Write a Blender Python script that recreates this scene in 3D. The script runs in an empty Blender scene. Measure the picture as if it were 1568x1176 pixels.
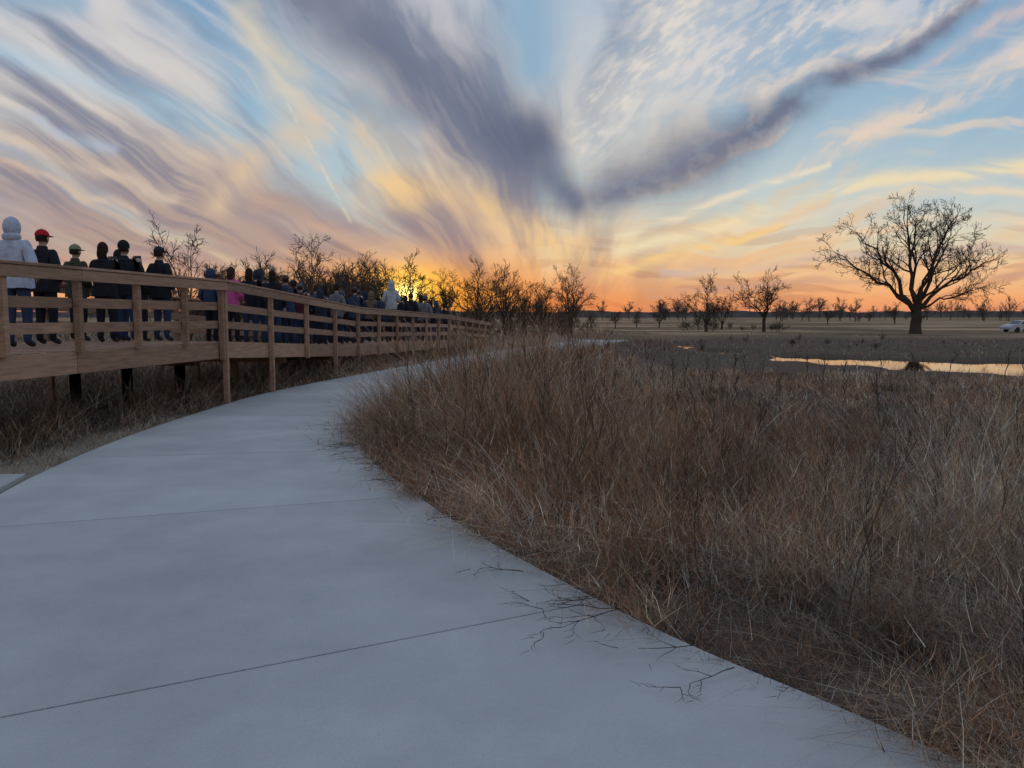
import bpy, math, random
import numpy as np
from mathutils import Vector
random.seed(7)
scene = bpy.context.scene

def lin(r, g, b):
    f = lambda c: ((c/255)/12.92 if c/255 <= .04045 else ((c/255+.055)/1.055)**2.4)
    return (f(r), f(g), f(b), 1)
def sst(a, b, v):
    t = np.clip((v-a)/(b-a), 0, 1); return t*t*(3-2*t)

# ------------------------------------------------------------------ camera
cd = bpy.data.cameras.new('camera'); cam = bpy.data.objects.new('camera', cd)
scene.collection.objects.link(cam); scene.camera = cam
cd.sensor_width = 36; cd.lens = 27.18; cd.clip_end = 6000; cd.clip_start = .05
cam.location = (0, 0, 1.6); cam.rotation_euler = (math.radians(84.9), 0, 0)
scene.view_settings.view_transform = 'Standard'
scene.view_settings.look = 'None'; scene.view_settings.exposure = 0

# ------------------------------------------------------------------ mesh helpers
def mesh_np(name, V, F, mats, col=None, smooth=False):
    me = bpy.data.meshes.new(name)
    V = np.ascontiguousarray(V, np.float32); F = np.ascontiguousarray(F, np.int32)
    k = F.shape[1]
    me.vertices.add(len(V)); me.vertices.foreach_set('co', V.ravel())
    me.loops.add(F.size); me.loops.foreach_set('vertex_index', F.ravel())
    me.polygons.add(len(F)); me.polygons.foreach_set('loop_start', np.arange(0, F.size, k, dtype=np.int32))
    me.polygons.foreach_set('use_smooth', np.full(len(F), smooth))
    me.update(calc_edges=True)
    if col is not None:
        a = me.color_attributes.new('Col', 'FLOAT_COLOR', 'POINT')
        c4 = np.ones((len(V), 4), np.float32); c4[:, :3] = col
        a.data.foreach_set('color', c4.ravel())
    for m in mats: me.materials.append(m)
    return me
def obj(name, me, parent=None, loc=None):
    o = bpy.data.objects.new(name, me); scene.collection.objects.link(o)
    if parent: o.parent = parent
    if loc is not None: o.location = loc
    return o

# ------------------------------------------------------------------ sky
SUN_AZ = math.atan(-.135)      # measured from +Y towards +X
w = bpy.data.worlds.new('World'); scene.world = w; w.use_nodes = True
nt = w.node_tree; bgn = nt.nodes['Background']
skn = nt.nodes.new('ShaderNodeTexSky'); skn.sky_type = 'NISHITA'; skn.sun_disc = False
skn.sun_elevation = math.radians(2.0); skn.sun_rotation = SUN_AZ
nt.links.new(skn.outputs[0], bgn.inputs[0]); bgn.inputs[1].default_value = .05
try: w.cycles.sampling_method = 'NONE'
except Exception as e: print(e)

_tab = np.random.RandomState(5).rand(256, 2)*2*np.pi
_perm = np.random.RandomState(6).permutation(256)
def perlin(x, y, seed=0):
    xi = np.floor(x).astype(np.int64); yi = np.floor(y).astype(np.int64); fx = x-xi; fy = y-yi
    u = fx*fx*fx*(fx*(fx*6-15)+10); v = fy*fy*fy*(fy*(fy*6-15)+10)
    def g(ix, iy, dx, dy):
        h = _tab[_perm[(_perm[(ix+seed*17) & 255]+iy) & 255], 0]
        return np.cos(h)*dx+np.sin(h)*dy
    a = g(xi, yi, fx, fy); b = g(xi+1, yi, fx-1, fy); c = g(xi, yi+1, fx, fy-1); d = g(xi+1, yi+1, fx-1, fy-1)
    return (a+(b-a)*u)*(1-v)+(c+(d-c)*u)*v
def fbm(x, y, o=4, r=.5, seed=0):
    s = 0; a = 1; t = 0
    for i in range(o):
        s = s+a*perlin(x*2**i+i*13.7, y*2**i-i*7.3, seed+i); t += a; a *= r
    return .5+s/t*.95
def arr(*c): return np.array(lin(*c)[:3])
def ramp(v, stops):
    xs = [s[0] for s in stops]; cs = np.array([lin(*s[1])[:3] for s in stops])
    return np.stack([np.interp(v, xs, cs[:, i]) for i in range(3)], -1)
az = np.radians(np.concatenate([np.linspace(-180, -42, 90, endpoint=False), np.linspace(-42, 42, 1250, endpoint=False), np.linspace(42, 180, 91)]))
el = np.radians(np.concatenate([np.linspace(-4, -.3, 4), np.linspace(-.2, 25, 400, endpoint=False), np.linspace(25, 89.5, 60)]))
AZ, EL = np.meshgrid(az, el)
dx, dy, dz = np.sin(AZ)*np.cos(EL), np.cos(AZ)*np.cos(EL), np.sin(EL)
ya = np.sqrt(dy*dy+.004)
p = np.clip(dx/ya, -9, 9); q = np.clip(dz/ya, 0, 3.); back = dy < 0
p = np.where(back, p+20, p)
w1 = fbm(p*3.2, q*4.2, 3, .45, 1)-.5; w2 = fbm(p*3.6, q*4.6, 3, .45, 9)-.5
w3 = fbm(p*13, q*17, 4, .55, 21)-.5; w4 = fbm(p*14, q*18, 4, .55, 33)-.5
P = p+w1*.09+w3*.022; Q = q+w2*.055+w4*.017
Ph = p+w1*.09+w3*.008; Qh = np.maximum(q+w2*.055+w4*.006, 0)
th = (Ph-.10)/(Qh+.12); vv = np.log(Qh+.12)
s1 = fbm(th*1.4+3, vv*1.0, 4, .5, 40)
s2 = fbm(th*2.8+9, vv*1.3, 5, .52, 50)
s3 = fbm(th*7.+5, vv*1.9, 5, .58, 60)
s4 = fbm(th*15.+1, vv*3.2, 4, .6, 65)
hz = fbm(p*2.2+w1*2, (q-.20*p)*22+w2*2.5, 5, .55, 70)
hz2 = fbm(p*5, q*46+w2*4, 4, .55, 80)
fine = fbm(p*40, q*52, 4, .6, 90)
rx = p*.80+q*.6; ry = -p*.6+q*.80
rip = fbm(rx*30+w1*2, ry*85+w2*2, 4, .58, 100)*.6+.4*fbm(p*12, q*14, 4, .55, 110)

base = ramp(q, [(0, (228,146,108)), (.02, (244,168,110)), (.05, (244,198,146)), (.09, (226,212,180)), (.15, (190,206,208)), (.25, (152,184,206)), (.42, (120,158,194)), (.6, (152,176,206)), (1.0, (162,182,210))])  # unseen upper sky brightened beyond a real dusk zenith to light the ground
light = ramp(q, [(0, (226,136,88)), (.04, (240,164,106)), (.08, (240,190,138)), (.15, (228,200,164)), (.27, (218,208,198)), (.42, (204,208,216)), (1., (190,200,220))])
dark = ramp(q, [(0, (150,102,86)), (.05, (154,120,112)), (.12, (146,130,136)), (.22, (134,132,148)), (.36, (128,135,156)), (.6, (150,160,184)), (1., (158,168,192))])
col = base
def over(m, c):
    global col
    c = c if getattr(c, 'ndim', 0) == 3 else arr(*c)
    col = col*(1-m[..., None])+c*m[..., None]
rightw = sst(.0, .30, p)
over(sst(.48, .68, hz)*rightw*.75*sst(.02, .09, q), light)
over(sst(.54, .64, hz2)*.55*sst(.20, .05, q), dark*.55+light*.45)
leftw = 1-.92*sst(-.10, .34, p)
cc = dark+(light-dark)*sst(.36, .66, s2)[..., None]
over(sst(.27, .52, s1)*leftw*.93, cc)
over(sst(.50, .74, s3)*.45*sst(.0, .05, q)*leftw, light)
over(sst(.52, .74, s4)*.30*sst(.02, .08, q)*leftw, light)
over(sst(.50, .74, 1-s3)*.35*sst(.0, .05, q)*leftw, dark)

def stroke(pts, ws, color, amt, tex=None, t0=.33, t1=.66, lo=.4, px=None, py=None):
    px = P if px is None else px; py = Q if py is None else py
    best = None
    for i in range(len(pts)-1):
        (ax, ay), (bx, by) = pts[i], pts[i+1]; ddx, ddy = bx-ax, by-ay; L2 = ddx*ddx+ddy*ddy
        t = np.clip(((px-ax)*ddx+(py-ay)*ddy)/L2, 0, 1)
        wd = ws[i]+(ws[i+1]-ws[i])*t
        k = ((px-ax-ddx*t)**2+(py-ay-ddy*t)**2)/(wd*wd)
        best = k if best is None else np.minimum(best, k)
    m = np.exp(-best)*amt
    if tex is not None: m = m*(lo+(1-lo)*sst(t0, t1, tex))
    over(m, color)
P1 = p+w1*.04+w3*.013; Q1 = q+w2*.025+w4*.011
# mauve bank low on the left
stroke([(-.78,.15),(-.35,.145),(-.08,.10)], [.07,.055,.035], (152,138,146), .85, s2, lo=.4)
stroke([(-.75,.095),(-.30,.085)], [.035,.03], (172,148,144), .8, s2, lo=.5)
stroke([(-.70,.075),(-.40,.06)], [.012,.012], (206,164,140), .7, s3)
# blue windows
stroke([(-.72,.345),(-.45,.265)], [.020,.012], (178,200,216), .75, s3)
stroke([(-.72,.42),(-.52,.385)], [.045,.02], (146,174,198), .85, s3)
stroke([(-.72,.26),(-.50,.215)], [.010,.008], (176,188,204), .7, s3)
stroke([(.015,.48),(.03,.31)], [.070,.040], (142,174,198), .95, None, px=P1, py=Q1)
stroke([(-.20,.25),(-.14,.225)], [.02,.018], (152,172,188), .7)
# cream swirls left of centre
stroke([(-.47,.38),(-.41,.33)], [.03,.028], (212,204,200), .75, s3)
stroke([(-.33,.37),(-.29,.30),(-.262,.235)], [.018,.025,.028], (234,214,178), .8, s2)
stroke([(-.262,.235),(-.36,.16)], [.022,.02], (222,194,162), .7, s3)
stroke([(-.19,.225),(-.15,.17)], [.02,.022], (230,204,166), .75, s3)
stroke([(-.17,.155),(-.03,.13),(.09,.075)], [.018,.022,.026], (244,204,144), .8, s3)
stroke([(-.30,.15),(-.10,.07)], [.012,.012], (220,174,138), .6, s3)
stroke([(-.72,.225),(-.42,.17)], [.009,.008], (216,196,176), .65, s3)
stroke([(-.72,.19),(-.46,.145)], [.006,.006], (222,192,164), .6, s3)
# altocumulus right of centre
stroke([(.115,.235),(.18,.32),(.23,.43)], [.035,.055,.07], (224,216,206), .95, rip, .38, .64, .42)
stroke([(.24,.30),(.42,.395)], [.045,.05], (218,212,208), .9, rip, .40, .66, .34)
# the big dark V
stroke([(.09,.150),(.0,.205),(-.13,.29),(-.27,.43)], [.026,.050,.056,.060], (108,115,136), .94, s2, .3, .6, .80)
stroke([(-.02,.205),(.05,.225)], [.042,.03], (96,104,127), .88, s3, .3, .6, .75)
stroke([(-.20,.38),(-.12,.43)], [.03,.05], (144,146,160), .6, s2)
stroke([(.125,.158),(.245,.205),(.385,.275),(.58,.385)], [.025,.033,.019,.009], (108,113,135), .94, fine, .3, .6, .82, px=P1, py=Q1)
stroke([(.15,.19),(.24,.225)], [.03,.02], (132,134,148), .6, s3)
# lit edge above the right arm
stroke([(.31,.275),(.45,.335),(.62,.415)], [.008,.011,.014], (220,208,200), .85, rip, .38, .64, .4, px=P1, py=Q1)
# upper right streaks
stroke([(.35,.18),(.457,.232),(.70,.355)], [.006,.016,.022], (228,208,190), .92, rip, .38, .64, .28, px=P1, py=Q1)
stroke([(.47,.29),(.68,.405)], [.005,.012], (202,188,188), .85, rip, .38, .64, .45, px=P1, py=Q1)
stroke([(.38,.262),(.60,.30)], [.012,.014], (152,182,204), .5)
# long low streaks on the right
for (a, b, c_, wd, cl, am) in (((.14,.082),(.385,.155),(.74,.198),(.009,.010,.011),(240,220,180),.9), ((.28,.115),(.5,.150),(.74,.165),(.005,.007,.007),(234,214,186),.85),
                       ((.12,.045),(.22,.085),(.34,.120),(.008,.008,.004),(248,206,138),.85), ((.2,.055),(.45,.080),(.74,.088),(.006,.007,.007),(206,182,168),.8),
                       ((.18,.030),(.45,.046),(.74,.048),(.006,.005,.006),(206,158,134),.8), ((.36,.10),(.55,.118),(.74,.12),(.004,.005,.005),(240,208,172),.8),
                       ((.14,.100),(.26,.150),(.40,.19),(.006,.006,.003),(238,222,192),.75)):
    stroke([a, b, c_], wd, cl, am, hz2, .38, .58, .35, px=P1, py=Q1)
# faint contrail
stroke([(-.285,.27),(-.255,.215),(-.205,.118)], [.0010,.0018,.0020], (246,224,190), .36, fine, .38, .6, .2, px=p+w4*.004, py=q+w3*.004)
def glow(cx, cy, sx, sy, color, amt):
    g = np.exp(-((p-cx)/sx)**2-((q-cy)/sy)**2)*amt
    c = lin(*color)[:3] if isinstance(color[0], int) else color
    global col
    col = col*(1-g[..., None])+np.array(c)*g[..., None]
glow(-.06, .0, .24, .032, (246,138,56), .78)
glow(-.12, .025, .11, .040, (255,164,40), .88)
glow(-.135, .032, .042, .026, (1.5,.88,.11), .96)
glow(-.135, .028, .012, .010, (6.,4.2,1.2), 1.)
na, ne = len(az), len(el); R_ = 2600.
V = np.stack([dx, dy, dz], -1).reshape(-1, 3)*R_+np.array([0, 0, 1.6])
ii = np.arange(na*ne).reshape(ne, na)
F = np.stack([ii[:-1, :-1], ii[1:, :-1], ii[1:, 1:], ii[:-1, 1:]], -1).reshape(-1, 4)
ms = bpy.data.materials.new('sky'); ms.use_nodes = True; t_ = ms.node_tree; t_.nodes.clear()
a_ = t_.nodes.new('ShaderNodeAttribute'); a_.attribute_name = 'Col'
e_ = t_.nodes.new('ShaderNodeEmission'); o_ = t_.nodes.new('ShaderNodeOutputMaterial')
t_.links.new(a_.outputs['Color'], e_.inputs[0]); t_.links.new(e_.outputs[0], o_.inputs[0])
try: ms.cycles.emission_sampling = 'NONE'
except Exception as e: print(e)
sky_o = obj('sky', mesh_np('sky', V, F, [ms], col=col.reshape(-1, 3), smooth=True))
sky_o.visible_shadow = False      # the sky does not block sunlight

sl = bpy.data.lights.new('sun', 'SUN'); sl.energy = .35; sl.angle = math.radians(.6); sl.color = (1, .5, .2)
so = bpy.data.objects.new('sun', sl); scene.collection.objects.link(so)
sd = Vector((math.sin(SUN_AZ), math.cos(SUN_AZ), math.tan(math.radians(2.0))))
so.rotation_euler = sd.to_track_quat('Z', 'Y').to_euler()

# ------------------------------------------------------------------ materials
def mat(name, color, rough=.8, noise=None, bump=None, attr=None, island=0., spec=.3, coords='Object', stretch=None, noise2=None):
    m = bpy.data.materials.new(name); m.use_nodes = True; t = m.node_tree
    b = t.nodes['Principled BSDF']; b.inputs['Roughness'].default_value = rough
    b.inputs['Specular IOR Level'].default_value = spec
    c = None
    if attr:
        a = t.nodes.new('ShaderNodeAttribute'); a.attribute_name = attr; c = a.outputs['Color']
    tcx = t.nodes.new('ShaderNodeTexCoord'); vec = tcx.outputs[coords]
    if stretch:
        mp = t.nodes.new('ShaderNodeMapping'); mp.inputs['Scale'].default_value = stretch
        t.links.new(vec, mp.inputs[0]); vec = mp.outputs[0]
    for nz in (noise, noise2):
        if not nz: continue
        sc, c2, lo, hi = nz
        n = t.nodes.new('ShaderNodeTexNoise'); n.inputs['Scale'].default_value = sc
        n.inputs['Detail'].default_value = 6; n.inputs['Roughness'].default_value = .62
        t.links.new(vec, n.inputs['Vector'])
        mr = t.nodes.new('ShaderNodeMapRange'); mr.inputs[1].default_value = lo; mr.inputs[2].default_value = hi
        t.links.new(n.outputs[0], mr.inputs[0])
        mx = t.nodes.new('ShaderNodeMixRGB'); t.links.new(mr.outputs[0], mx.inputs[0])
        if c: t.links.new(c, mx.inputs[1])
        else: mx.inputs[1].default_value = (*color, 1)
        mx.inputs[2].default_value = (*c2, 1); c = mx.outputs[0]
    if island:
        g = t.nodes.new('ShaderNodeNewGeometry')
        mr = t.nodes.new('ShaderNodeMapRange'); mr.inputs[3].default_value = 1-island; mr.inputs[4].default_value = 1+island
        t.links.new(g.outputs['Random Per Island'], mr.inputs[0])
        mx = t.nodes.new('ShaderNodeMixRGB'); mx.blend_type = 'MULTIPLY'; mx.inputs[0].default_value = 1
        if c: t.links.new(c, mx.inputs[1])
        else: mx.inputs[1].default_value = (*color, 1)
        t.links.new(mr.outputs[0], mx.inputs[2]); c = mx.outputs[0]
    if c: t.links.new(c, b.inputs['Base Color'])
    else: b.inputs['Base Color'].default_value = (*color, 1)
    if bump:
        sc, st = bump
        n = t.nodes.new('ShaderNodeTexNoise'); n.inputs['Scale'].default_value = sc; n.inputs['Detail'].default_value = 4
        t.links.new(vec, n.inputs['Vector'])
        bp = t.nodes.new('ShaderNodeBump'); bp.inputs['Strength'].default_value = st; bp.inputs['Distance'].default_value = .02
        t.links.new(n.outputs[0], bp.inputs['Height']); t.links.new(bp.outputs[0], b.inputs['Normal'])
    return m

def tubes(Pt, R, sides):
    n, k, _ = Pt.shape
    T = np.gradient(Pt, axis=1); T /= np.linalg.norm(T, axis=2, keepdims=True)+1e-9
    ref = np.where(np.abs(T[:, :1, 2:3]) > .9, np.array([[[1., 0, 0]]]), np.array([[[0, 0, 1.]]]))
    A = np.cross(T, np.broadcast_to(ref, T.shape)); A /= np.linalg.norm(A, axis=2, keepdims=True)+1e-9
    B = np.cross(T, A)
    th = np.arange(sides)*2*np.pi/sides
    V = Pt[:, :, None, :] + R[:, :, None, None]*(A[:, :, None, :]*np.cos(th)[None, None, :, None]+B[:, :, None, :]*np.sin(th)[None, None, :, None])
    i = np.arange(n)[:, None, None]; j = np.arange(k-1)[None, :, None]; s = np.arange(sides)[None, None, :]
    b = i*k*sides
    s2 = (s+1) % sides
    F = np.stack([b+j*sides+s, b+j*sides+s2, b+(j+1)*sides+s2, b+(j+1)*sides+s], -1).reshape(-1, 4)
    return V.reshape(-1, 3), F
def cat(parts):
    Vs, Fs, o = [], [], 0
    for V, F in parts:
        Vs.append(V); Fs.append(F+o); o += len(V)
    return np.concatenate(Vs), np.concatenate(Fs)
class Acc:
    def __init__(s): s.V = []; s.F = []; s.M = []
    def add(s, vs, fs, m=0):
        o = len(s.V); s.V += [tuple(map(float, v)) for v in vs]
        for f in fs: s.F.append(tuple(int(i)+o for i in f)); s.M.append(m)
    def box(s, a, b, w, h, m=0):
        a, b = Vector(a), Vector(b); d = (b-a).normalized()
        up = Vector((0, 0, 1)) if abs(d.z) < .95 else Vector((0, 1, 0))
        r = d.cross(up).normalized(); u = r.cross(d).normalized()
        vs = []
        for p in (a, b):
            for sx, sz in ((-1, -1), (1, -1), (1, 1), (-1, 1)):
                vs.append(p+r*(w/2*sx)+u*(h/2*sz))
        s.add(vs, [(0, 1, 2, 3), (7, 6, 5, 4), (0, 4, 5, 1), (1, 5, 6, 2), (2, 6, 7, 3), (3, 7, 4, 0)], m)
    def ell(s, c, r, nu=14, nv=10, m=0, keep=None, deform=None):
        vs = []; fs = []
        for i in range(nv+1):
            ph = math.pi*i/nv
            for j in range(nu):
                th = 2*math.pi*j/nu
                v = Vector((math.sin(ph)*math.cos(th), math.sin(ph)*math.sin(th), math.cos(ph)))
                if deform: v = deform(v)
                vs.append((c[0]+v.x*r[0], c[1]+v.y*r[1], c[2]+v.z*r[2]))
        for i in range(nv):
            for j in range(nu):
                f = (i*nu+j, i*nu+(j+1) % nu, (i+1)*nu+(j+1) % nu, (i+1)*nu+j)
                if keep:
                    cx = sum(vs[q][0] for q in f)/4-c[0]; cy = sum(vs[q][1] for q in f)/4-c[1]; cz = sum(vs[q][2] for q in f)/4-c[2]
                    if not keep(cx/r[0], cy/r[1], cz/r[2]): continue
                fs.append(f)
        s.add(vs, fs, m)
    def tube(s, pts, rad, sides=6, m=0):
        V, F = tubes(np.array([pts], float), np.array([rad], float), sides)
        s.add(V, F.tolist(), m)
        s.add(V[-sides:], [tuple(range(sides))], m)
        s.add(V[:sides], [tuple(range(sides))[::-1]], m)
    def mesh(s, name, mats, smooth=False):
        me = bpy.data.meshes.new(name); me.from_pydata(s.V, [], s.F)
        me.polygons.foreach_set('material_index', s.M)
        me.polygons.foreach_set('use_smooth', [smooth]*len(s.F)); me.update()
        for m in mats: me.materials.append(m)
        return me

# ------------------------------------------------------------------ path layout
PR = np.array([(6.4,-5),(3.2,.1),(1.61,2.61),(.72,3.81),(-.31,5.6),(-1.08,7.26),(-1.54,8.43),(-2.15,10.4),(-2.3,12.5),(-2.2,15.2),(-1.75,18),(-1.05,21),(-.2,24.5),(.8,28.5),(2.7,35),(5,42),(7.4,49)], float)
PL = np.array([(3.2,-7.2),(.3,-1.9),(-1.4,.7),(-2.35,2.2),(-3.5,4.3),(-4.4,6.3),(-4.78,7.9),(-5.03,10),(-5.1,12.4),(-5.02,15.5),(-4.5,18.6),(-3.8,21.8),(-2.95,25.5),(-1.9,29.6),(.1,36.3),(2.4,43.3),(4.8,50.2)], float)
def crom(A, t):
    n = len(A); i = int(min(max(math.floor(t), 0), n-2)); f = t-i
    p0 = A[max(i-1, 0)]; p1 = A[i]; p2 = A[i+1]; p3 = A[min(i+2, n-1)]
    return .5*((2*p1)+(-p0+p2)*f+(2*p0-5*p1+4*p2-p3)*f*f+(-p0+3*p1-3*p2+p3)*f**3)
tt = np.linspace(0, 16, 161)
RR = np.array([crom(PR, t) for t in tt]); LL = np.array([crom(PL, t) for t in tt])
def dright(x, y): return x-np.interp(y, RR[:, 1], RR[:, 0])
def dleft(x, y): return np.interp(y, LL[:, 1], LL[:, 0])-x
CH = np.array([(7.6,66),(9.0,57),(11.2,50),(14,43),(17.5,36.5),(22,32.0),(34,30),(70,32),(120,38)], float)
CW = np.array([3.0,4.4,1.2,.8,3.8,5.8,6.8,7,7.])
def dchan(x, y):
    best = np.full(np.shape(x), 1e9)
    for i in range(len(CH)-1):
        a, b = CH[i], CH[i+1]; d = b-a; L2 = d@d
        t = np.clip(((x-a[0])*d[0]+(y-a[1])*d[1])/L2, 0, 1)
        e = np.hypot(x-a[0]-d[0]*t, y-a[1]-d[1]*t)-(CW[i]+(CW[i+1]-CW[i])*t)
        best = np.minimum(best, e)
    return best+(fbm(x*.22, y*.30, 3, .5, 12)-.5)*3.6
def wob(x, y): return (np.sin(x*1.3+np.sin(y*.9)*1.4)*np.cos(y*1.1+.5*x)+.5*np.sin(x*3.1-y*2.3))
def ter(x, y):
    dR = dright(x, y); dL = dleft(x, y)
    h = np.full(np.shape(x), -.015)
    inside = (dR < .0) & (dL < 0.) & (y < 50) & (y > -7)
    h = h-.50*sst(.2, 5.5, dR)*(y > -8) - .10*sst(.1, 2., dL)
    h = h+.37*sst(62, 95, y)*sst(0, 5, dR)
    h = h-.55*sst(1.2, -1.6, dchan(x, y))
    h = h+.025*wob(x, y)*sst(.15, 1.2, np.maximum(dR, dL))
    h = np.where(np.hypot(x-61, y-94) < 30, h-.35*sst(30, 10, np.hypot(x-61, y-94)), h)
    h = np.where(inside, -.07, h)
    return h
def terf(x, y): return float(ter(np.array(float(x)), np.array(float(y))))

g = np.linspace(-1, 1, 521); gs = 3000*np.sinh(7*g)/math.sinh(7)
GX, GY = np.meshgrid(gs+3, gs+16); GZ = ter(GX, GY)
n = len(g); V = np.stack([GX, GY, GZ], -1).reshape(-1, 3)
ii = np.arange(n*n).reshape(n, n)
F = np.stack([ii[:-1, :-1], ii[:-1, 1:], ii[1:, 1:], ii[1:, :-1]], -1).reshape(-1, 4)
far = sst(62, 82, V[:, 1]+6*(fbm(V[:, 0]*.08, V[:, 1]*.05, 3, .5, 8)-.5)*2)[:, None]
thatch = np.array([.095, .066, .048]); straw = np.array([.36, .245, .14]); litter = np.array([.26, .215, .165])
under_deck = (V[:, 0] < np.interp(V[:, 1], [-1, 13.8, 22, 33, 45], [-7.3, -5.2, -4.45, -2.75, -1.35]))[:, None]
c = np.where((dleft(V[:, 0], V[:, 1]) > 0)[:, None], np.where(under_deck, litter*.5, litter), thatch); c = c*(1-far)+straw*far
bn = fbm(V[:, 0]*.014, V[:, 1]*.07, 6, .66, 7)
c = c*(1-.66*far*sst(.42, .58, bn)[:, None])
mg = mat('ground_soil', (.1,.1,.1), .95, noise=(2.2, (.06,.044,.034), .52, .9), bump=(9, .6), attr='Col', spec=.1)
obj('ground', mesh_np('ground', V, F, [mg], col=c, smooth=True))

mw = mat('pond_water', (.012,.014,.016), .03, bump=(1.1, .04), spec=.5)
Vw = np.array([(-4,22,-.68),(140,22,-.68),(140,80,-.68),(-4,80,-.68)], float)
obj('pond_water', mesh_np('pond_water', Vw, np.array([[0,1,2,3]]), [mw]))

mc = mat('concrete', (.48,.482,.468), .88, noise=(.8, (.37,.375,.37), .36, .66), noise2=(170, (.27,.27,.27), .56, .74), bump=(110, .45), island=.06, spec=.2)
acc = Acc()
joints = [0.3, 1.0, 1.75, 3.22, 4.62, 6.3, 7.85, 8.9, 9.95, 10.9, 11.8, 12.6, 13.3, 13.8, 14.3, 14.8, 15.3, 15.98]
for a, b in zip(joints[:-1], joints[1:]):
    ga = .006/np.linalg.norm(crom(PR, a+.05)-crom(PR, a))*.05; a2, b2 = a+ga, b-ga
    m = 10; tv = np.linspace(a2, b2, m+1); bt = []
    for t in tv:
        r = crom(PR, t); l = crom(PL, t); d = (r-l)/np.linalg.norm(r-l)
        bt.append([(*l, -.1), (*l, .012), (*(l+d*.012), .022), (*(r-d*.012), .022), (*r, .012), (*r, -.1)])
    vs = [p_ for q_ in bt for p_ in q_]; fs = []
    for i in range(m):
        for j in range(5): fs.append((i*6+j, i*6+j+1, (i+1)*6+j+1, (i+1)*6+j)[::-1])
    fs.append((0,1,2,3,4,5)); fs.append(tuple(m*6+q_ for q_ in (5,4,3,2,1,0)))
    acc.add(vs, fs)
sp4 = [(-4.62,6.62),(-4.86,7.62),(-9.5,7.4),(-9.5,6.2)]
acc.add([(*p_, .018) for p_ in sp4]+[(*p_, -.15) for p_ in sp4], [(0,1,2,3),(0,4,5,1),(1,5,6,2),(2,6,7,3),(3,7,4,0)])
obj('concrete_path', acc.mesh('concrete_path', [mc]))

# ------------------------------------------------------------------ boardwalk
mwood = mat('pine_lumber', (.36,.215,.14), .8, noise=(2.2, (.21,.125,.085), .35, .7), noise2=(5, (.13,.075,.05), .66, .78), bump=(20, .3), island=.24, stretch=(6,1,14), spec=.15)
mdark = mat('weathered_lumber', (.34,.23,.15), .85, noise=(3, (.2,.13,.09), .4, .7), island=.2, spec=.1)
NEAR = np.array([(-7.3,-1,1.15),(-5.2,13.8,1.13),(-4.45,22,.74),(-2.75,33,.52),(-1.35,45,.08)])
FAR = np.array([(-10.5,-1,1.15),(-8.35,14.1,1.13),(-7.3,22.5,.74),(-5.3,34,.50),(-3.8,46,.08)])
bw = bpy.data.objects.new('boardwalk', None); scene.collection.objects.link(bw)
def deckz(y): return float(np.interp(y, NEAR[:, 1], NEAR[:, 2]))
pl = Acc(); fa = Acc(); po = Acc(); ra = Acc(); be = Acc()
for i in range(4):
    a0, a1, b0, b1 = map(Vector, (NEAR[i], NEAR[i+1], FAR[i], FAR[i+1]))
    L = (a1-a0).length; nb = int(L/.145)
    for k in range(nb):
        t = (k+.5)/nb; p_ = a0.lerp(a1, t); q_ = b0.lerp(b1, t)
        pl.box(p_-Vector((0,0,.019)), q_-Vector((0,0,.019)), .138, .038)
    for jx in range(5):
        t = (jx+.5)/5; off = Vector((0,0,-.16))
        be.box(a0.lerp(b0, t)+off, a1.lerp(b1, t)+off, .045, .23)
    for side, (s0, s1_, o0, o1) in enumerate(((a0, a1, b0, b1), (b0, b1, a0, a1))):
        d = (s1_-s0).normalized(); out = (s0-o0); out.z = 0; out.normalize()
        perp = Vector((d.y, -d.x, 0)).normalized(); perp = perp if perp.dot(out) > 0 else -perp
        fo = perp*.025
        nf = max(1, round(L/3.6))
        for qn in range(nf):
            p0 = s0.lerp(s1_, qn/nf)+d*(.003 if qn else 0); p1 = s0.lerp(s1_, (qn+1)/nf)-d*(.003 if qn < nf-1 else 0)
            fa.box(p0+fo+Vector((0,0,-.155)), p1+fo+Vector((0,0,-.155)), .04, .29)
            for hz_ in (.30, .62):
                o = perp*.024; ra.box(p0+o+Vector((0,0,hz_)), p1+o+Vector((0,0,hz_)), .036, .135)
            o = perp*.157; ra.box(p0+o+Vector((0,0,.97)), p1+o+Vector((0,0,.97)), .036, .14)
            o = perp*.09; ra.box(p0+o+Vector((0,0,1.065)), p1+o+Vector((0,0,1.065)), .19, .036)
        sp_ = 1.27 if i == 0 else 1.95; npst = max(2, round(L/sp_)); st = L/npst
        for k in range(npst+(1 if i == 3 else 0)):
            p_ = s0.lerp(s1_, k*st/L)+perp*(.025+.02+.046)
            down = p_.z-.02
            if i > 0 and k % (1 if i == 1 and k < 2 else 3) == 0: down = min(terf(p_.x, p_.y), 0)-.25
            elif i > 0: down = p_.z-.33
            po.box(Vector((p_.x, p_.y, down)), Vector((p_.x, p_.y, p_.z+1.045)), .088, .088)
            if i == 1 and k == 0:
                q_ = p_-d*.11; po.box(Vector((q_.x, q_.y, q_.z-.33)), Vector((q_.x, q_.y, q_.z+1.045)), .085, .085)
    nbm = max(2, int(L/3.8))
    for k in range(nbm+1):
        t = k/nbm
        p_ = a0.lerp(a1, t); q_ = b0.lerp(b1, t)
        if p_.z < .35: continue
        be.box(p_.lerp(q_, .16)+Vector((.0,.1,-.36)), q_+Vector((0,.1,-.36)), .14, .16)
        for f in (.26, .58, .9):
            c_ = p_.lerp(q_, f); be.box(Vector((c_.x, c_.y+.1, -.3)), Vector((c_.x, c_.y+.1, c_.z-.44)), .14, .14)
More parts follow.
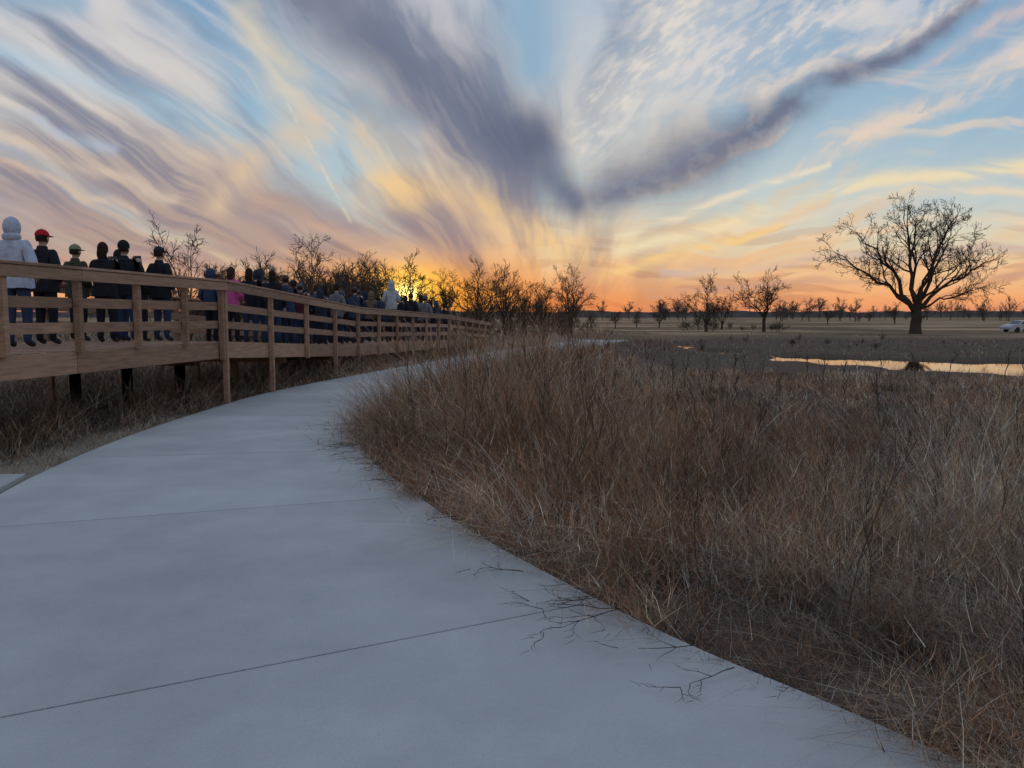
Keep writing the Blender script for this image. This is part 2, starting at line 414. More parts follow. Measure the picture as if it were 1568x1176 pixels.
for nm, a_, m_ in (('deck_planks', pl, mwood), ('fascia', fa, mwood), ('posts', po, mwood), ('rails', ra, mwood), ('beams', be, mdark)):
    o = obj(nm, a_.mesh(nm, [m_]), bw)
    if nm in ('posts', 'rails', 'fascia'):
        b_ = o.modifiers.new('b', 'BEVEL'); b_.width = .005; b_.segments = 1

# ------------------------------------------------------------------ grass
def ribbons(P0_, D, L, bend, W, nseg, C, rs, root=.48):
    n = len(P0_); t = np.linspace(0, 1, nseg+1)[None, :, None]
    pts = P0_[:, None, :]+L[:, None, None]*(t*D[:, None, :]+t*t*bend[:, None, :])
    a = rs.rand(n)*np.pi; wd = np.stack([np.cos(a), np.sin(a), rs.randn(n)*.2], -1)
    ww = W[:, None, None]*(1-.85*t)/2
    Lf = pts-wd[:, None, :]*ww; Rt = pts+wd[:, None, :]*ww
    V = np.stack([Lf, Rt], 2).reshape(-1, 3)
    k = (nseg+1)*2; i = np.arange(n)[:, None]*k; j = np.arange(nseg)[None, :]*2
    F = np.stack([i+j, i+j+1, i+j+3, i+j+2], -1).reshape(-1, 4)
    tone = np.repeat(root+(1.12-root)*np.linspace(0, 1, nseg+1), 2)[None, :, None]  # shade within the grass and dark thatch painted in, darker toward the root
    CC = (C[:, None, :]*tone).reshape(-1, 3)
    return V, F, CC, pts
PAL = np.array([(.37,.175,.092),(.44,.235,.132),(.54,.385,.235),(.38,.31,.25),(.10,.066,.048),(.68,.57,.43)])
def pick(n, probs, rs):
    i = rs.choice(len(PAL), n, p=np.array(probs)/sum(probs)); return PAL[i]*(.6+.6*rs.rand(n))[:, None]
class Ribs:
    def __init__(s): s.V = []; s.F = []; s.C = []; s.o = 0
    def add(s, V, F, C): s.V.append(V); s.F.append(F+s.o); s.C.append(C); s.o += len(V)
    def make(s, name, m): return obj(name, mesh_np(name, np.concatenate(s.V), np.concatenate(s.F), [m], col=np.concatenate(s.C)))
mgr = mat('dry_grass', (.2,.15,.1), .8, attr='Col', spec=.12)
def hsh(gx, gy, a, b): return np.modf(np.abs(np.sin(gx*a+gy*b)*43758.5453))[0]
def field(ribs, n, r0, r1, a0, a1, nseg, rs, sprig=1, mode=0):
    r = r0+(r1-r0)*rs.rand(n); a = np.radians(a0+(a1-a0)*rs.rand(n))
    x = r*np.sin(a); y = r*np.cos(a); cs = .80
    gx = np.floor(x/cs); gy = np.floor(y/cs)
    h1 = hsh(gx, gy, 12.9898, 78.233); h2 = hsh(gx, gy, 39.346, 11.135); h3 = hsh(gx, gy, 73.156, 52.235)
    k = (rs.rand(n) < .62) & (mode == 0)
    sg_ = .07+.11*h3
    ox, oy = rs.randn(n)*sg_, rs.randn(n)*sg_
    x = np.where(k, (gx+.0+1.*h1)*cs+ox, x); y = np.where(k, (gy+.0+1.*h2)*cs+oy, y)
    d = dright(x, y); dc = dchan(x, y)
    patch = (fbm(x*.30, y*.30, 3, .5, 3)-.5)*3.2
    reed = (dc < .3)
    ok = (d > -.02) & (dc > -1.1*rs.rand(n)**3+.15) & ((y < 66) | (rs.rand(n) < .3)) & (rs.rand(n) < .92+.3*patch)
    x, y, d, dc, patch, h3, k, ox, oy, reed = (q_[ok] for q_ in (x, y, d, dc, patch, h3, k, ox, oy, reed)); n = len(x); rr = np.hypot(x, y)
    H = .68+.22*patch
    H = np.where(k, H*(.55+1.1*h3), H*.74)
    tall = np.exp(-((d-1.5)/1.7)**2)*sst(4.5, 8.5, y)*sst(38, 26, y)
    H = H+(.62+.38*sst(8, 12, y))*tall*np.where(k, .6+.75*h3, .6)
    H *= sst(-.15, .8, d)*.55+.45
    H *= (1-.46*sst(12, 18, y)*sst(3.5, 7, d))*(1-.55*sst(20, 29, y)*sst(1.8, 3.8, d))
    H *= .45+.70*rs.rand(n)
    tallstem = (rs.rand(n) < .06) & (y < 18); H = np.where(tallstem, H*1.4+.1, H)
    H = np.where(reed, .2+.3*rs.rand(n), H)
    if mode == 1: H = .12+.24*rs.rand(n)
    z = ter(x, y)-.02
    edge = np.exp(-np.maximum(d, 0)/.8)
    sp = .22 if mode == 0 else .9
    kk_ = k*1.0
    lean = np.stack([-.6*edge-.08+rs.randn(n)*sp+.28*np.sin(h3*40)+ox*1.3*kk_, -.1*edge+rs.randn(n)*sp*.9+.22*np.cos(h3*70)+oy*1.3*kk_, np.ones(n)*(1 if mode == 0 else .55)], -1)
    lean /= np.linalg.norm(lean, axis=1, keepdims=True)
    mess = (rs.rand(n) < .26+.25*edge+.2*(rr < 5.5))
    bend = np.stack([rs.randn(n)*.2-.25*edge, rs.randn(n)*.2, -np.abs(rs.randn(n))*.12], -1)
    bend = np.where(mess[:, None], bend*2.7+np.array([0, 0, -.30]), bend)
    W = np.maximum(.0033, .0006*rr)*(.55+.9*rs.rand(n))
    red = np.clip(.55+.9*np.sin(x*.8+2*np.sin(y*.33))+.4*tall*2, 0, 1)
    C1 = pick(n, (5,4,1.4,1,1.6,.3), rs); C2 = pick(n, (1,1.8,2.5,2.6,2.2,1.1), rs)
    C = np.where((rs.rand(n) < red*.85)[:, None], C1, C2)
    C = np.where((mess & (rs.rand(n) < .55))[:, None], pick(n, (.5,1,3,3,1,3.2), rs), C)
    C = C*(.5+.9*h3)[:, None]*np.where(patch < -.15, .8, 1.)[:, None]
    C = np.minimum(C, .75)
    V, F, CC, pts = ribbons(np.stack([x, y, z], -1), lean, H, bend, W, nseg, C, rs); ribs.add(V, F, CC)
    for s in range(sprig):
        m = rs.rand(n) < .7; idx = np.nonzero(m)[0]; kk = rs.randint(max(1, nseg//2), nseg, len(idx))
        b0 = pts[idx, kk]; nn = len(idx)
        D = np.stack([rs.randn(nn)*.6, rs.randn(nn)*.6, .5+.6*rs.rand(nn)], -1); D /= np.linalg.norm(D, axis=1, keepdims=True)
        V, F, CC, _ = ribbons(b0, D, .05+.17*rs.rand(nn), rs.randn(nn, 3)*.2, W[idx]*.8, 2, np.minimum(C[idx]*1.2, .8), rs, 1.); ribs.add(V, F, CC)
rs = np.random.RandomState(3)
R1 = Ribs()
field(R1, 112000, 2.0, 10, -40, 62, 4, rs, 2)
field(R1, 55000, 2.0, 9, -30, 60, 2, rs, 0, mode=1)
field(R1, 95000, 8, 30, -30, 52, 3, rs, 1)
field(R1, 46000, 26, 84, -22, 48, 2, rs, 0)
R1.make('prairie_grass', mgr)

R2 = Ribs()
def verge(n, x0, x1, y0, y1, H0, pr, only=None, curl=1., dim=1.):
    x = x0+(x1-x0)*rs.rand(n); y = y0+(y1-y0)*rs.rand(n); d = dleft(x, y)
    ok = (d > -.0) & ~((y > 6.1) & (y < 7.7) & (x > -9.6) & (d > -1) & (x < -4.4)) | (y > 52)
    if only is not None: ok &= only(x, y)
    x, y, d = x[ok], y[ok], d[ok]; n = len(x); rr = np.hypot(x, y)
    H = H0*(.4+1.0*rs.rand(n))*(1+.9*(fbm(x*1.1, y*1.1, 3, .5, 4)-.5)*3); H = np.maximum(H, .04)
    weeds = rs.rand(n) < .03*(d > .25); H = np.where(weeds, H*3., H)
    if only is not None: H = np.minimum(H, .85)
    D = np.stack([rs.randn(n)*.5, rs.randn(n)*.5, np.ones(n)], -1); D /= np.linalg.norm(D, axis=1, keepdims=True)
    B = np.stack([rs.randn(n)*.35*curl, rs.randn(n)*.35*curl, -.25*rs.rand(n)], -1)
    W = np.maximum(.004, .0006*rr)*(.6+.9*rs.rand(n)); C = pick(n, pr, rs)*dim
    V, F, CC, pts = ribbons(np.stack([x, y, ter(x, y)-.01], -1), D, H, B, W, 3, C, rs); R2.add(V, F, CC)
    idx = np.nonzero(rs.rand(n) < .4)[0]; nn = len(idx)
    D = np.stack([rs.randn(nn)*.6, rs.randn(nn)*.6, .4+.6*rs.rand(nn)], -1); D /= np.linalg.norm(D, axis=1, keepdims=True)
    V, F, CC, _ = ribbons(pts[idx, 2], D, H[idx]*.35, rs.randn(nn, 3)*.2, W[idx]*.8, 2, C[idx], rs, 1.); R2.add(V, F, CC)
verge(60000, -9.5, -2, 5.5, 26, .13, (1,1,3,3,1,2.8))
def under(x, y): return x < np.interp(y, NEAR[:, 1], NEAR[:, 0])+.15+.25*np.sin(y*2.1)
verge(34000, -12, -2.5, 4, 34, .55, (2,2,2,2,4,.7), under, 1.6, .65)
def rim(x, y): return np.abs(x+.25-np.interp(y, NEAR[:, 1], NEAR[:, 0])) < .6
verge(26000, -8, -1.5, 6, 44, .52, (3,3,2,1,4,.6), rim, 1.2, .8)
verge(16000, -40, 2, 20, 70, .5, (2,2,3,2,2,1))
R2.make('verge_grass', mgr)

mtw = mat('dead_twig', (.055,.042,.035), .9, spec=.1)
Tp = []; Tr = []
def twig(p, ang, L, r, lev):
    pts = []; cur = np.array(p, float); a = ang
    for k in range(5):
        pts.append(cur.copy()); a += random.gauss(0, .22)
        cur = cur+np.array([math.cos(a), math.sin(a), random.gauss(0, .06)])*L/4; cur[2] = max(cur[2], .025+r)
        if lev < 2 and k > 0:
            for s in range(2 if lev == 0 else 1):
                if random.random() < .75: twig(cur, a+random.choice((-1, 1))*random.uniform(.4, 1.), L*random.uniform(.3, .5), r*.65, lev+1)
    Tp.append(pts); Tr.append([r, r*.85, r*.7, r*.55, r*.35])
for (tx, ty, n_, L_) in ((.55,4.1,5,.40),(.85,3.75,2,.38),(-.85,7.1,5,.36),(-1.2,7.9,7,.38),(-1.65,9.2,10,.38),(-2.0,10.5,9,.38),(-.35,5.9,2,.28),(1.45,2.85,1,.3),(.25,4.7,2,.3)):
    for k in range(n_):
        twig((tx+random.gauss(0,.12), ty+random.gauss(0,.2), .04+random.random()*.05), math.pi+random.gauss(.1,.6), L_*random.uniform(.6,1.2), .0032, 0)
V, F = tubes(np.array(Tp), np.array(Tr), 4)
obj('fallen_twigs', mesh_np('fallen_twigs', V, F, [mtw]))

# tall dried forbs standing in the grass
Tp = []; Tr = []
def forb(x, y, H):
    z = terf(x, y); dd = Vector((random.gauss(0,.12), random.gauss(0,.12), 1)).normalized(); rr_ = max(.004, .0006*math.hypot(x, y))
    pts = [Vector((x, y, z))+dd*H*k/4+Vector((random.gauss(0,.01), random.gauss(0,.01), 0))*k for k in range(5)]
    Tp.append([tuple(v) for v in pts]); Tr.append([rr_*q for q in (1,.9,.8,.65,.4)])
    for k in range(random.randint(5, 11)):
        t = random.uniform(.4, 1); f = t*4; i = min(int(f), 3); b = pts[i].lerp(pts[i+1], f-i)
        a = random.random()*6.28; L = H*random.uniform(.08, .28)*(1.3-t*.6); e = Vector((math.cos(a)*.55, math.sin(a)*.55, .85)).normalized()
        bp = [b+e*L*j/4+Vector((0,0,.02*j*j*L)) for j in range(5)]
        Tp.append([tuple(v) for v in bp]); Tr.append([rr_*q for q in (.6,.55,.5,.45,.5)])
for k in range(380):
    r = random.uniform(3.5, 28); a = math.radians(random.uniform(-16, 40)); x_ = r*math.sin(a); y_ = r*math.cos(a)
    d_ = float(dright(np.array(x_), np.array(y_)))
    if d_ < .5 or float(dchan(np.array(x_), np.array(y_))) < .3: continue
    if random.random() > (.9 if d_ < 4 else .42): continue
    forb(x_, y_, random.uniform(.8, 1.25)*(1.15 if d_ < 3 and y_ > 7 else .85))
V, F = tubes(np.array(Tp), np.array(Tr), 3)
obj('dried_wildflower_stalks', mesh_np('dried_stalks', V, F, [mat('dried_stalk', (.085,.058,.042), .9, spec=.1)]))

# ------------------------------------------------------------------ trees
mbark = mat('tree_bark', (.075,.055,.042), .95, noise=(6, (.04,.03,.025), .4, .7), spec=.05)
def gen_tree(seed, height, spread, tr, maxlev, kids, limbs=None, minr=.018, trunk_h=.22, klen=(.34,.58), t0=.28):
    rnd = random.Random(seed); store = {}
    def put(pts, rad, lev): store.setdefault((len(pts), max(3, 8-2*lev)), []).append((pts, rad))
    def interp(pts, rad, t):
        f = t*(len(pts)-1); i = min(int(f), len(pts)-2); f -= i
        return pts[i].lerp(pts[i+1], f), rad[i]+(rad[i+1]-rad[i])*f, (pts[i+1]-pts[i]).normalized()
    def kidsof(pts, rad, L, lev, n, t0=.2):
        for k in range(n):
            t = t0+(1-t0)*(k+rnd.random())/n; p, r, d = interp(pts, rad, min(t, 1))
            ax = Vector((rnd.gauss(0,1), rnd.gauss(0,1), rnd.gauss(0,1))); ax = ax-d*ax.dot(d); ax.normalize()
            an = rnd.uniform(.45, 1.0)
            nd = (d*math.cos(an)+ax*math.sin(an)+Vector((0,0,.10))).normalized()
            grow(p, nd, L*rnd.uniform(*klen)*(1.05-.45*t), max(minr, r*.62), lev)
    def grow(p, d, L, r, lev):
        pts = [p.copy()]; cur = p.copy(); dd = d.copy()
        for k in range(4):
            dd = (dd+Vector((rnd.gauss(0,.2), rnd.gauss(0,.2), rnd.gauss(.03,.16)))).normalized()
            cur = cur+dd*L/4; pts.append(cur.copy())
        rad = [max(minr*.6, r*q) for q in (1,.85,.7,.52,.3)]
        put(pts, rad, lev)
        if lev < maxlev: kidsof(pts, rad, L*1.15, lev+1, kids[min(lev, len(kids)-1)])
    fork = height*trunk_h
    tp = [Vector((rnd.gauss(0,.03)*k*tr*2, rnd.gauss(0,.03)*k, -.3+(fork+.3)*k/4)) for k in range(5)]
    put(tp, [tr*1.35, tr*1.05, tr*.95, tr*.95, tr*1.0], 0); top = tp[-1]
    if limbs is None:
        limbs = []
        nl = rnd.randint(5, 8)
        for k in range(nl):
            a = 2*math.pi*(k+rnd.random()*.6)/nl; e = rnd.uniform(.3, 1.) if k else .1; R = spread/2*e*.85
            limbs.append((math.cos(a)*R, math.sin(a)*R, height*(.93-.42*e*e)*rnd.uniform(.85,1), tr*rnd.uniform(.4,.6)))
    for (lx, ly, lz, lr) in limbs:
        e = Vector((lx, ly, lz)); m = top.lerp(e, .45); h = Vector((e.x-top.x, e.y-top.y, 0)); m -= h*.10; m.z += h.length*.06
        pts = []
        for k in range(9):
            t = k/8; q = top*(1-t)**2+m*2*t*(1-t)+e*t*t
            if 0 < k: q = q+Vector((rnd.gauss(0,1), rnd.gauss(0,1), rnd.gauss(0,1)))*(e-top).length*.02
            pts.append(q)
        pts[0] = top-Vector((0,0,.15))
        rad = [max(minr, lr*(1-.9*(k/8)**.8)) for k in range(9)]
        put(pts, rad, 0); kidsof(pts, rad, (e-top).length*.62, 1, kids[0]+4, t0)
    parts = []
    for (k, s), lst in store.items():
        Pt = np.array([[tuple(p) for p in b[0]] for b in lst]); R = np.array([b[1] for b in lst]); parts.append(tubes(Pt, R, s))
    return cat(parts)
big = gen_tree(21, 14, 19, .58, 4, [5,4,4,3], limbs=[(-8.8,1.5,8.6,.28),(-6.6,-2.5,6.2,.17),(-5.4,2.5,11.0,.30),(-2.6,-1.5,12.8,.32),(.4,3,13.0,.28),(2.8,-1,12.5,.30),(5.4,2,10.8,.28),(7.8,-1.2,7.8,.26),(8.4,1.8,5.2,.17),(.5,-4,10.8,.2),(3.8,-3.5,8.0,.18)], minr=.021, trunk_h=.17, klen=(.42,.70), t0=.36)
TX, TY = 42.7, 82
obj('cottonwood_tree', mesh_np('cottonwood_tree', big[0], big[1], [mbark], smooth=True), None, (TX, TY, terf(TX, TY)))
kinds = []
for sd_, h_, s_, kd, th_ in ((5,6.5,7.5,[6,5,4],.14),(6,6.5,6.8,[6,5,4],.18),(8,7,5.0,[5,5,4],.12),(9,6,8,[6,5,4],.16),(14,7.4,6,[5,4,4],.24),(17,6.8,8.5,[5,5,4],.2)):
    VF = gen_tree(sd_, h_, s_, .17, 3, kd, minr=.015, trunk_h=th_, klen=(.42,.70))
    kinds.append(mesh_np('bare_tree_mesh', VF[0], VF[1], [mbark], smooth=True))
TL = [(21.2,85,0,1.05),(27.6,85,5,1.08),(24.9,92,3,.7),
      (16.6,103,2,.30),(19.2,101,5,.42),(13.2,99,1,.42),(9.8,96,4,.28),(57,140,5,.6),(74,150,3,.75),(38,150,4,.55),
      (4.4,58,4,.78),(2.4,60,2,.62),(-1.8,46,5,.80),(-.5,50,2,.66),(1.0,62,4,.6),(6.4,66,3,.42),
      (-8.4,62,5,1.15),(-5.9,66,4,.82),(-11.6,62,2,.9),(-13.0,60,0,.85),
      (-17.9,43,0,1.02),(-14.2,56,4,1.0),(-18.2,60,5,.95),(-16.0,50,2,.8),(-20.5,56,3,1.0)]
for (tx, ty, k, s) in TL:
    o = obj('bare_tree', kinds[k], None, (tx, ty, terf(tx, ty))); o.rotation_euler[2] = random.random()*6.28
    o.scale = (s, s, s*random.uniform(.92, 1.1))
def mass(name, pts, m, src):
    parts = []
    for (tx, ty, s) in pts:
        V, F = random.choice(src); a = random.random()*6.28; ca, sa = math.cos(a), math.sin(a)
        hh = s*random.uniform(.6, 1.2)
        V2 = np.stack([(V[:, 0]*ca-V[:, 1]*sa)*s+tx, (V[:, 0]*sa+V[:, 1]*ca)*s+ty, V[:, 2]*hh+terf(tx, ty)], -1)
        parts.append((V2, F))
    V, F = cat(parts); obj(name, mesh_np(name, V, F, [m]))
mth = mat('thicket_twig', (.11,.076,.056), .95, noise=(.6, (.07,.05,.04), .4, .7), spec=.05)
smalls = [gen_tree(30+k, 4.6, 6, .07, 2, [8,7], minr=.017, trunk_h=.05, klen=(.42,.72)) for k in range(4)]
pts = []
for k in range(125):
    yy = random.uniform(42, 62); u = random.uniform(-.39, -.19); pts.append((u*yy, yy, random.uniform(.55, 1.08)))
for k in range(30):
    yy = random.uniform(48, 66); u = random.uniform(-.18, -.03); pts.append((u*yy, yy, random.uniform(.25, .55)))
for k in range(24):
    yy = random.uniform(48, 68); u = random.uniform(-.06, .09); pts.append((u*yy, yy, random.choice((.25, .4, .65))*random.uniform(.8, 1.15)))
for k in range(12):
    pts.append((random.uniform(19, 31), random.uniform(84, 92), random.uniform(.2, .45)))
for k in range(16):       # brush along the far bank of the pond
    yy = random.uniform(46, 62); pts.append((random.uniform(.22, .62)*yy, yy, random.uniform(.06, .17)))
mass('shrub_thicket', pts, mth, smalls)
farsm = [gen_tree(40+k, 5.2, 5.5, .12, 2, [5,4], minr=.035, trunk_h=.14, klen=(.42,.72)) for k in range(5)]
mfar = mat('distant_tree', (.12,.09,.08), 1, spec=0.)
pts = []
for k in range(210):
    u = random.uniform(-1.1, 1.15); yy = random.uniform(230, 420); pts.append((u*yy, yy, random.choice((.6, 1.1, 1.5, 2.0))*random.uniform(.8, 1.1)))
for cx in (.36, .43, .47, .60, .64, .72, .80):
    for k in range(random.choice((1, 3, 5))):
        u = random.gauss(cx, .012); yy = random.uniform(190, 240); pts.append((u*yy, yy, random.uniform(.5, 1.35)))
mass('distant_treeline', pts, mfar, farsm)
ridge = Acc(); xs = np.linspace(-900, 900, 1800); vs = []
hh = 2.4+3.0*(fbm(xs*.03, xs*0+3.3, 5, .65, 15))
for xx, h_ in zip(xs, hh): vs += [(xx, 520, -1), (xx, 524, h_), (xx, 560, h_*.9)]
ridge.add(vs, [f for i in range(1799) for f in ((i*3, i*3+3, i*3+4, i*3+1), (i*3+1, i*3+4, i*3+5, i*3+2))])
obj('distant_woods', ridge.mesh('distant_woods', [mat('woods', (.08,.066,.062), 1, noise=(.2, (.11,.09,.08), .4, .7))]))

# ------------------------------------------------------------------ people
skinm = mat('skin', (.42,.26,.19), .6)
shoe = mat('shoe', (.04,.04,.045), .7)
_mc = {}
def cloth(c):
    if c not in _mc: _mc[c] = mat('cloth', c, .9, noise=(14, tuple(v*.7 for v in c), .4, .7), bump=(25, .4), spec=.1)
    return _mc[c]
def person(x, y, H, jacket, pants, gear, gearc=(.02,.02,.02), hairc=(.03,.02,.015), pose='pocket', yaw=0., z=None, bulk=1.):
    sit = pose == 'sit'
    J = {'pel': (0,0,.95,.135), 'sp': (0,-.005,1.12,.135), 'ch': (0,-.01,1.31,.145), 'nb': (0,-.01,1.46,.085), 'nt': (0,.01,1.56,.055)}
    E = [('pel','sp'),('sp','ch'),('ch','nb'),('nb','nt')]
    for s, sg in (('l', -1), ('r', 1)):
        lw = random.uniform(-.02, .02)
        J['sh'+s] = (sg*.165,-.01,1.41,.082)
        if pose == 'phone': e = (sg*.26,.12,1.22); wv = (sg*.09,.30,1.44)
        elif pose == 'down': e = (sg*.265,-.04,1.12); wv = (sg*.265,.05,.87)
        elif sit: e = (sg*.27,-.02,1.14); wv = (sg*.15,.28,1.06)
        else: e = (sg*.285,-.07,1.13); wv = (sg*.19,.12,1.0)
        J['el'+s] = (*e, .058); J['wr'+s] = (*wv, .04)
        J['hp'+s] = (sg*.088,0,.88,.105)
        if sit: J['kn'+s] = (sg*.12,.40,.90,.07); J['an'+s] = (sg*.11,.36,.46,.05); J['to'+s] = (sg*.12,.50,.40,.036)
        else: J['kn'+s] = (sg*(.10+lw),.02+lw,.49,.072); J['an'+s] = (sg*(.105+lw),-.03+lw,.09,.052); J['to'+s] = (sg*(.125+lw),.13+lw,.04,.04)
        E += [('ch','sh'+s),('sh'+s,'el'+s),('el'+s,'wr'+s),('pel','hp'+s),('hp'+s,'kn'+s),('kn'+s,'an'+s),('an'+s,'to'+s)]
    keys = list(J); me = bpy.data.meshes.new('t')
    me.from_pydata([J[k][:3] for k in keys], [(keys.index(a), keys.index(b)) for a, b in E], [])
    o = bpy.data.objects.new('t', me); scene.collection.objects.link(o)
    o.modifiers.new('s', 'SKIN'); sub = o.modifiers.new('u', 'SUBSURF'); sub.levels = 2
    for i, k in enumerate(keys):
        r = J[k][3]*(bulk if k[:2] in ('pe','sp','ch','sh','el','wr') else 1.)
        rx, ry = (r*1.12, r*.88) if k in ('pel','sp','ch') else (r, r)
        me.skin_vertices[0].data[i].radius = (rx, ry); me.skin_vertices[0].data[i].use_root = (k == 'pel')
    dg = bpy.context.evaluated_depsgraph_get(); dg.update()
    em = bpy.data.meshes.new_from_object(o.evaluated_get(dg)); bpy.data.objects.remove(o)
    A = Acc(); vs = [v.co[:] for v in em.vertices]
    fs0, fs1, fs2 = [], [], []
    for p in em.polygons:
        c_ = p.center
        if sit: leg = (c_.z < .93 and (c_.y > .08 or c_.z < .86)) or (c_.y > .30 and c_.z < .98)
        else: leg = c_.z < .865
        ft = c_.z < (.45 if sit else .085)
        (fs2 if ft else fs1 if leg else fs0).append(tuple(p.vertices))
    A.add(vs, fs0, 0); A.add(vs, fs1, 1); A.add(vs, fs2, 2)
    if not sit:
        n_ = 18; ring = []
        for zz, k_ in ((1.02,1.0),(.90,1.06),(.83,1.08)):
            for j in range(n_):
                a = 2*math.pi*j/n_; ring.append((math.cos(a)*.185*k_*bulk, math.sin(a)*.128*k_*bulk, zz+.006*math.sin(5*a)))
        A.add(ring, [(i*n_+j, i*n_+(j+1) % n_, (i+1)*n_+(j+1) % n_, (i+1)*n_+j) for i in range(2) for j in range(n_)], 0)
    for s, sg in (('l', -1), ('r', 1)):
        wv = Vector(J['wr'+s][:3]); el = Vector(J['el'+s][:3]); d = (wv-el).normalized()
        side = Vector((0,0,1)).cross(d).normalized() if abs(d.z) < .9 else Vector((0,1,0))
        nrm = d.cross(side).normalized(); pe = wv+d*.085
        A.tube([wv-d*.02, wv+d*.02, wv+d*.06, pe+d*.005], [.028,.034,.04,.03], 8, 3)
        for q, (off, ln) in enumerate(((-.027,.062),(-.009,.074),(.009,.07),(.027,.055))):
            b = pe+side*off-d*.012; A.tube([b, b+d*ln*.45-nrm*.004, b+d*ln*.75-nrm*.02*sg, b+d*ln*.85-nrm*.038*sg], [.0095,.009,.008,.006], 6, 3)
        b = wv+d*.035-side*sg*.03; A.tube([b, b+d*.02-side*sg*.02, b+d*.05-side*sg*.026, b+d*.065-side*sg*.02], [.012,.011,.009,.007], 6, 3)
        if pose == 'phone' and sg == 1:
            A.box((-.075,.40,1.53), (.075,.40,1.53), .009, .075, 5)
    hc = (0, .015, 1.655)
    def hd(v):
        v = v.copy()
        if v.z < 0: v.x *= 1-.32*(-v.z)**1.5; v.y = v.y*(1-.25*(-v.z))+.10*(-v.z)
        if v.y > .85 and abs(v.x) < .35 and -.35 < v.z < .15: v.y += .16
        if v.y > .6 and .05 < v.z < .3 and .2 < abs(v.x) < .55: v.y -= .05
        return v
    A.ell(hc, (.077,.098,.118), 20, 16, 3, deform=hd)
    for sg in (-1, 1):
        A.ell((sg*.079,.01,1.65), (.012,.02,.032), 8, 6, 3); A.ell((sg*.03,.10,1.672), (.011,.008,.008), 8, 6, 5)
    A.ell((0,.103,1.61), (.024,.008,.007), 8, 6, 5)
    A.tube([(0,-.005,1.50),(0,.0,1.58)], [.057,.052], 10, 3)
    if gear == 'hood':
        A.ell((0,-.01,1.66), (.108,.128,.148), 18, 14, 0, keep=lambda a,b,c: b < .45 or c > .8)
        A.ell((0,-.03,1.53), (.12,.11,.08), 16, 8, 0, keep=lambda a,b,c: b < .6)
    elif gear == 'long':
        A.ell((0,-.005,1.672), (.088,.108,.122), 18, 12, 4, keep=lambda a,b,c: b < .35 or c > .55)
        A.ell((0,-.055,1.58), (.085,.06,.16), 14, 10, 4)
    else:
        A.ell((0,-.004,1.668), (.086,.107,.120), 18, 12, 4, keep=lambda a,b,c: (b < .2 and c > -.55) or c > .5)
    if gear == 'cap':
        A.ell((0,.0,1.70), (.095,.115,.10), 18, 10, 6, keep=lambda a,b,c: c > -.12)
        A.add([(-.075,.08,1.705),(.075,.08,1.705),(.06,.18,1.70),(0,.20,1.702),(-.06,.18,1.70)]+[(-.075,.08,1.692),(.075,.08,1.692),(.06,.18,1.688),(0,.20,1.69),(-.06,.18,1.688)],
              [(0,1,2,3,4),(9,8,7,6,5),(0,5,6,1),(1,6,7,2),(2,7,8,3),(3,8,9,4),(4,9,5,0)], 6)
        A.ell((0,0,1.80), (.012,.012,.008), 8, 4, 6)
    elif gear == 'beanie':
        A.ell((0,-.005,1.71), (.096,.116,.115), 18, 10, 6, keep=lambda a,b,c: c > -.25)
    A.tube([(0,-.015,1.445),(0,-.012,1.50),(0,-.01,1.535)], [.105,.078,.072], 14, 0)
    m = A.mesh('person', [cloth(jacket), cloth(pants), shoe, skinm, cloth(hairc), shoe, cloth(gearc)], True)
    po_ = obj('person', m, None, (x, y, z if z is not None else deckz(y)+.0))
    s = H/1.78; po_.scale = (s, s, s); po_.rotation_euler[2] = yaw
BK = (.022,.022,.028); NV = (.028,.035,.06); JN = (.04,.06,.115); PK = (.55,.10,.28); GR = (.15,.15,.165)
person(-6.95,10.9,1.80,(.44,.47,.56),JN,'hood',pose='pocket',yaw=.1,bulk=1.25)
person(-7.2,12.0,1.76,BK,BK,'cap',(.45,.02,.03),pose='pocket',yaw=-.1,bulk=1.15)
person(-7.6,13.6,1.68,(.05,.055,.04),BK,'cap',(.22,.22,.15),pose='pocket',yaw=-.2,bulk=1.15)
person(-6.8,13.7,1.74,BK,JN,'beanie',BK,pose='phone',yaw=-.1,bulk=1.1)
person(-7.2,14.3,1.68,(.06,.10,.22),JN,'long',pose='down',yaw=.0)
person(-6.5,14.4,1.74,BK,JN,'cap',(.03,.03,.035),pose='pocket',yaw=-.3,bulk=1.15)
person(-6.75,12.9,1.66,BK,BK,'long',pose='phone',yaw=.1,bulk=1.1)
person(-6.12,17.0,1.66,PK,BK,'long',hairc=(.05,.03,.02),pose='pocket',yaw=-.2)
person(-7.5,15.6,1.7,BK,BK,'hood',pose='pocket',yaw=-.2,bulk=1.1)
crowd = [(-6.27,18.6,BK,'long'),(-6.22,19.8,NV,'beanie'),(-6.25,20.8,BK,'short'),(-6.11,21.8,GR,'cap'),(-6.05,22.8,BK,'hood'),(-5.94,23.6,(.05,.07,.13),'short'),(-5.85,24.4,BK,'long'),
         (-5.42,24.8,BK,'beanie'),(-5.1,25.8,NV,'cap'),(-4.88,27.,(.16,.12,.07),'hood'),(-4.28,30,BK,'short'),(-3.82,29.4,BK,'cap'),(-3.64,31,GR,'long'),(-3.35,32,BK,'hood'),(-3.03,34.5,BK,'beanie')]
cols = [BK, NV, GR, (.04,.055,.10), (.10,.03,.04), (.09,.08,.06)]
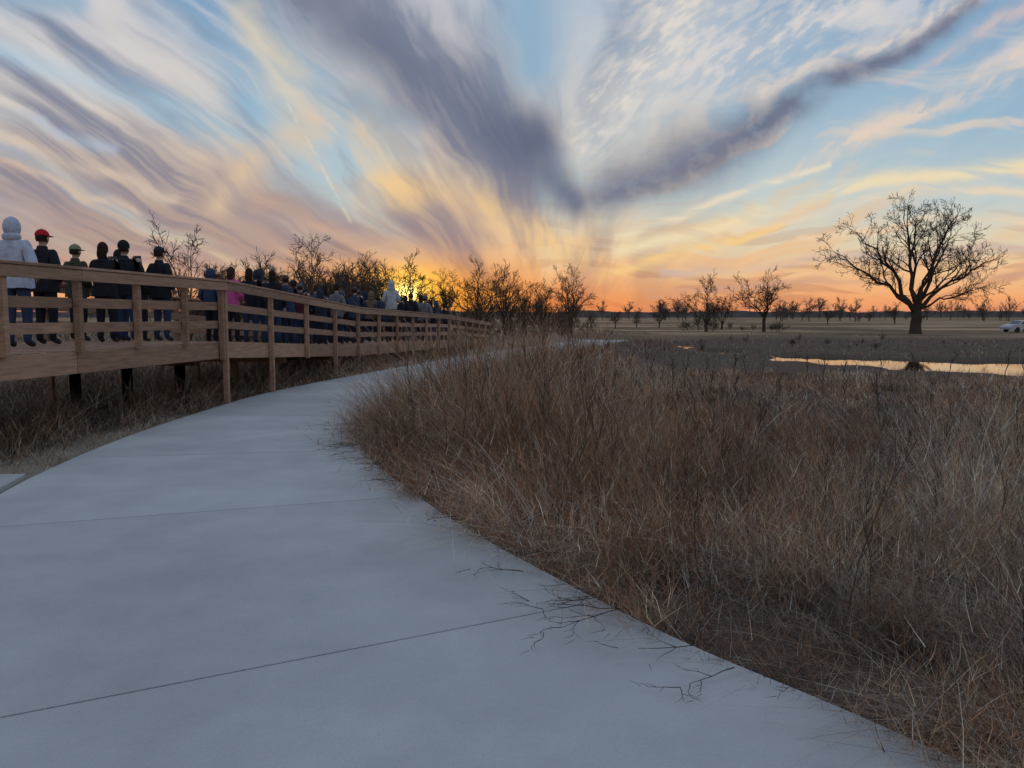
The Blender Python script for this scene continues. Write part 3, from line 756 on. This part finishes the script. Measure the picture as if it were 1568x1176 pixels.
for xx_, yy in ((-6.8,17.6),(-6.26,19.2),(-5.66,18.4),(-5.87,20.2),(-6.44,22.5),(-5.71,21.0),(-6.36,24.6),(-5.57,22.6),(-5.93,25.8),(-5.32,23.6),(-5.49,26.4),(-4.93,24.4),(-5.3,28.),(-4.93,28.6),(-4.44,26.8),(-4.37,28.4),(-4.31,31.5),(-4.05,32.6),(-3.37,30.2),(-3.27,33.4)):
    crowd.append((xx_, yy, random.choice(cols), random.choice(('long','beanie','short','cap','hood'))))
for (xx_, yy, jc, gr) in crowd:
    person(xx_, yy, random.uniform(1.6,1.84), jc, random.choice((JN,BK,NV)), gr, random.choice((BK,(.1,.1,.11),(.08,.05,.04))), pose=random.choice(('pocket','down','phone')), yaw=random.uniform(-.3,.3), bulk=random.uniform(1.,1.18))
ys = 25.4; xs_ = float(np.interp(ys, NEAR[:,1], NEAR[:,0]))
person(xs_-.02, ys, 1.8, (.38,.40,.43), JN, 'hood', pose='sit', yaw=.35, z=deckz(ys)+1.085-.84*1.8/1.78, bulk=1.15)

# ------------------------------------------------------------------ parked car far right
car = bpy.data.objects.new('parked_car', None); scene.collection.objects.link(car)
paint = mat('car_paint', (.34,.36,.39), .25, spec=.6); glass = mat('car_glass', (.02,.025,.03), .08, spec=.6); tyre = mat('tyre', (.02,.02,.02), .9)
prof = [(-2.2,.35),(-2.25,.6),(-2.1,.85),(-1.2,.95),(-.6,1.38),(.75,1.42),(1.55,1.0),(2.15,.95),(2.25,.6),(2.2,.35)]
b = Acc(); n_ = len(prof); wd = lambda zz: .88 if zz < 1.01 else .68
b.add([(px, -wd(pz), pz) for px, pz in prof]+[(px, wd(pz), pz) for px, pz in prof],
      [tuple(range(n_)), tuple(range(2*n_-1, n_-1, -1))]+[(i, n_+i, n_+(i+1) % n_, (i+1) % n_) for i in range(n_)])
obj('body', b.mesh('car_body', [paint]), car)
gacc = Acc()
for sg in (-1, 1):
    f = lambda px, pz: (px, sg*(.88-.2*(pz-.95)/.45+.012), pz)
    gacc.add([f(-1.0,1.0), f(.05,1.0), f(.05,1.34), f(-.55,1.32)], [(0,1,2,3)]); gacc.add([f(.12,1.0), f(1.35,1.02), f(.72,1.35), f(.12,1.34)], [(0,1,2,3)])
gacc.add([(-1.14,-.72,1.0),(-1.14,.72,1.0),(-.66,.62,1.35),(-.66,-.62,1.35)], [(0,1,2,3)])
obj('windows', gacc.mesh('car_windows', [glass]), car)
wacc = Acc()
for px in (-1.4, 1.4):
    for sg in (-1, 1):
        wacc.tube([(px, sg*.72, .32), (px, sg*.90, .32)], [.32,.32], 16, 0)
obj('wheels', wacc.mesh('car_wheels', [tyre]), car)
car.location = (61.8, 94, terf(61.8, 94)); car.rotation_euler[2] = .2
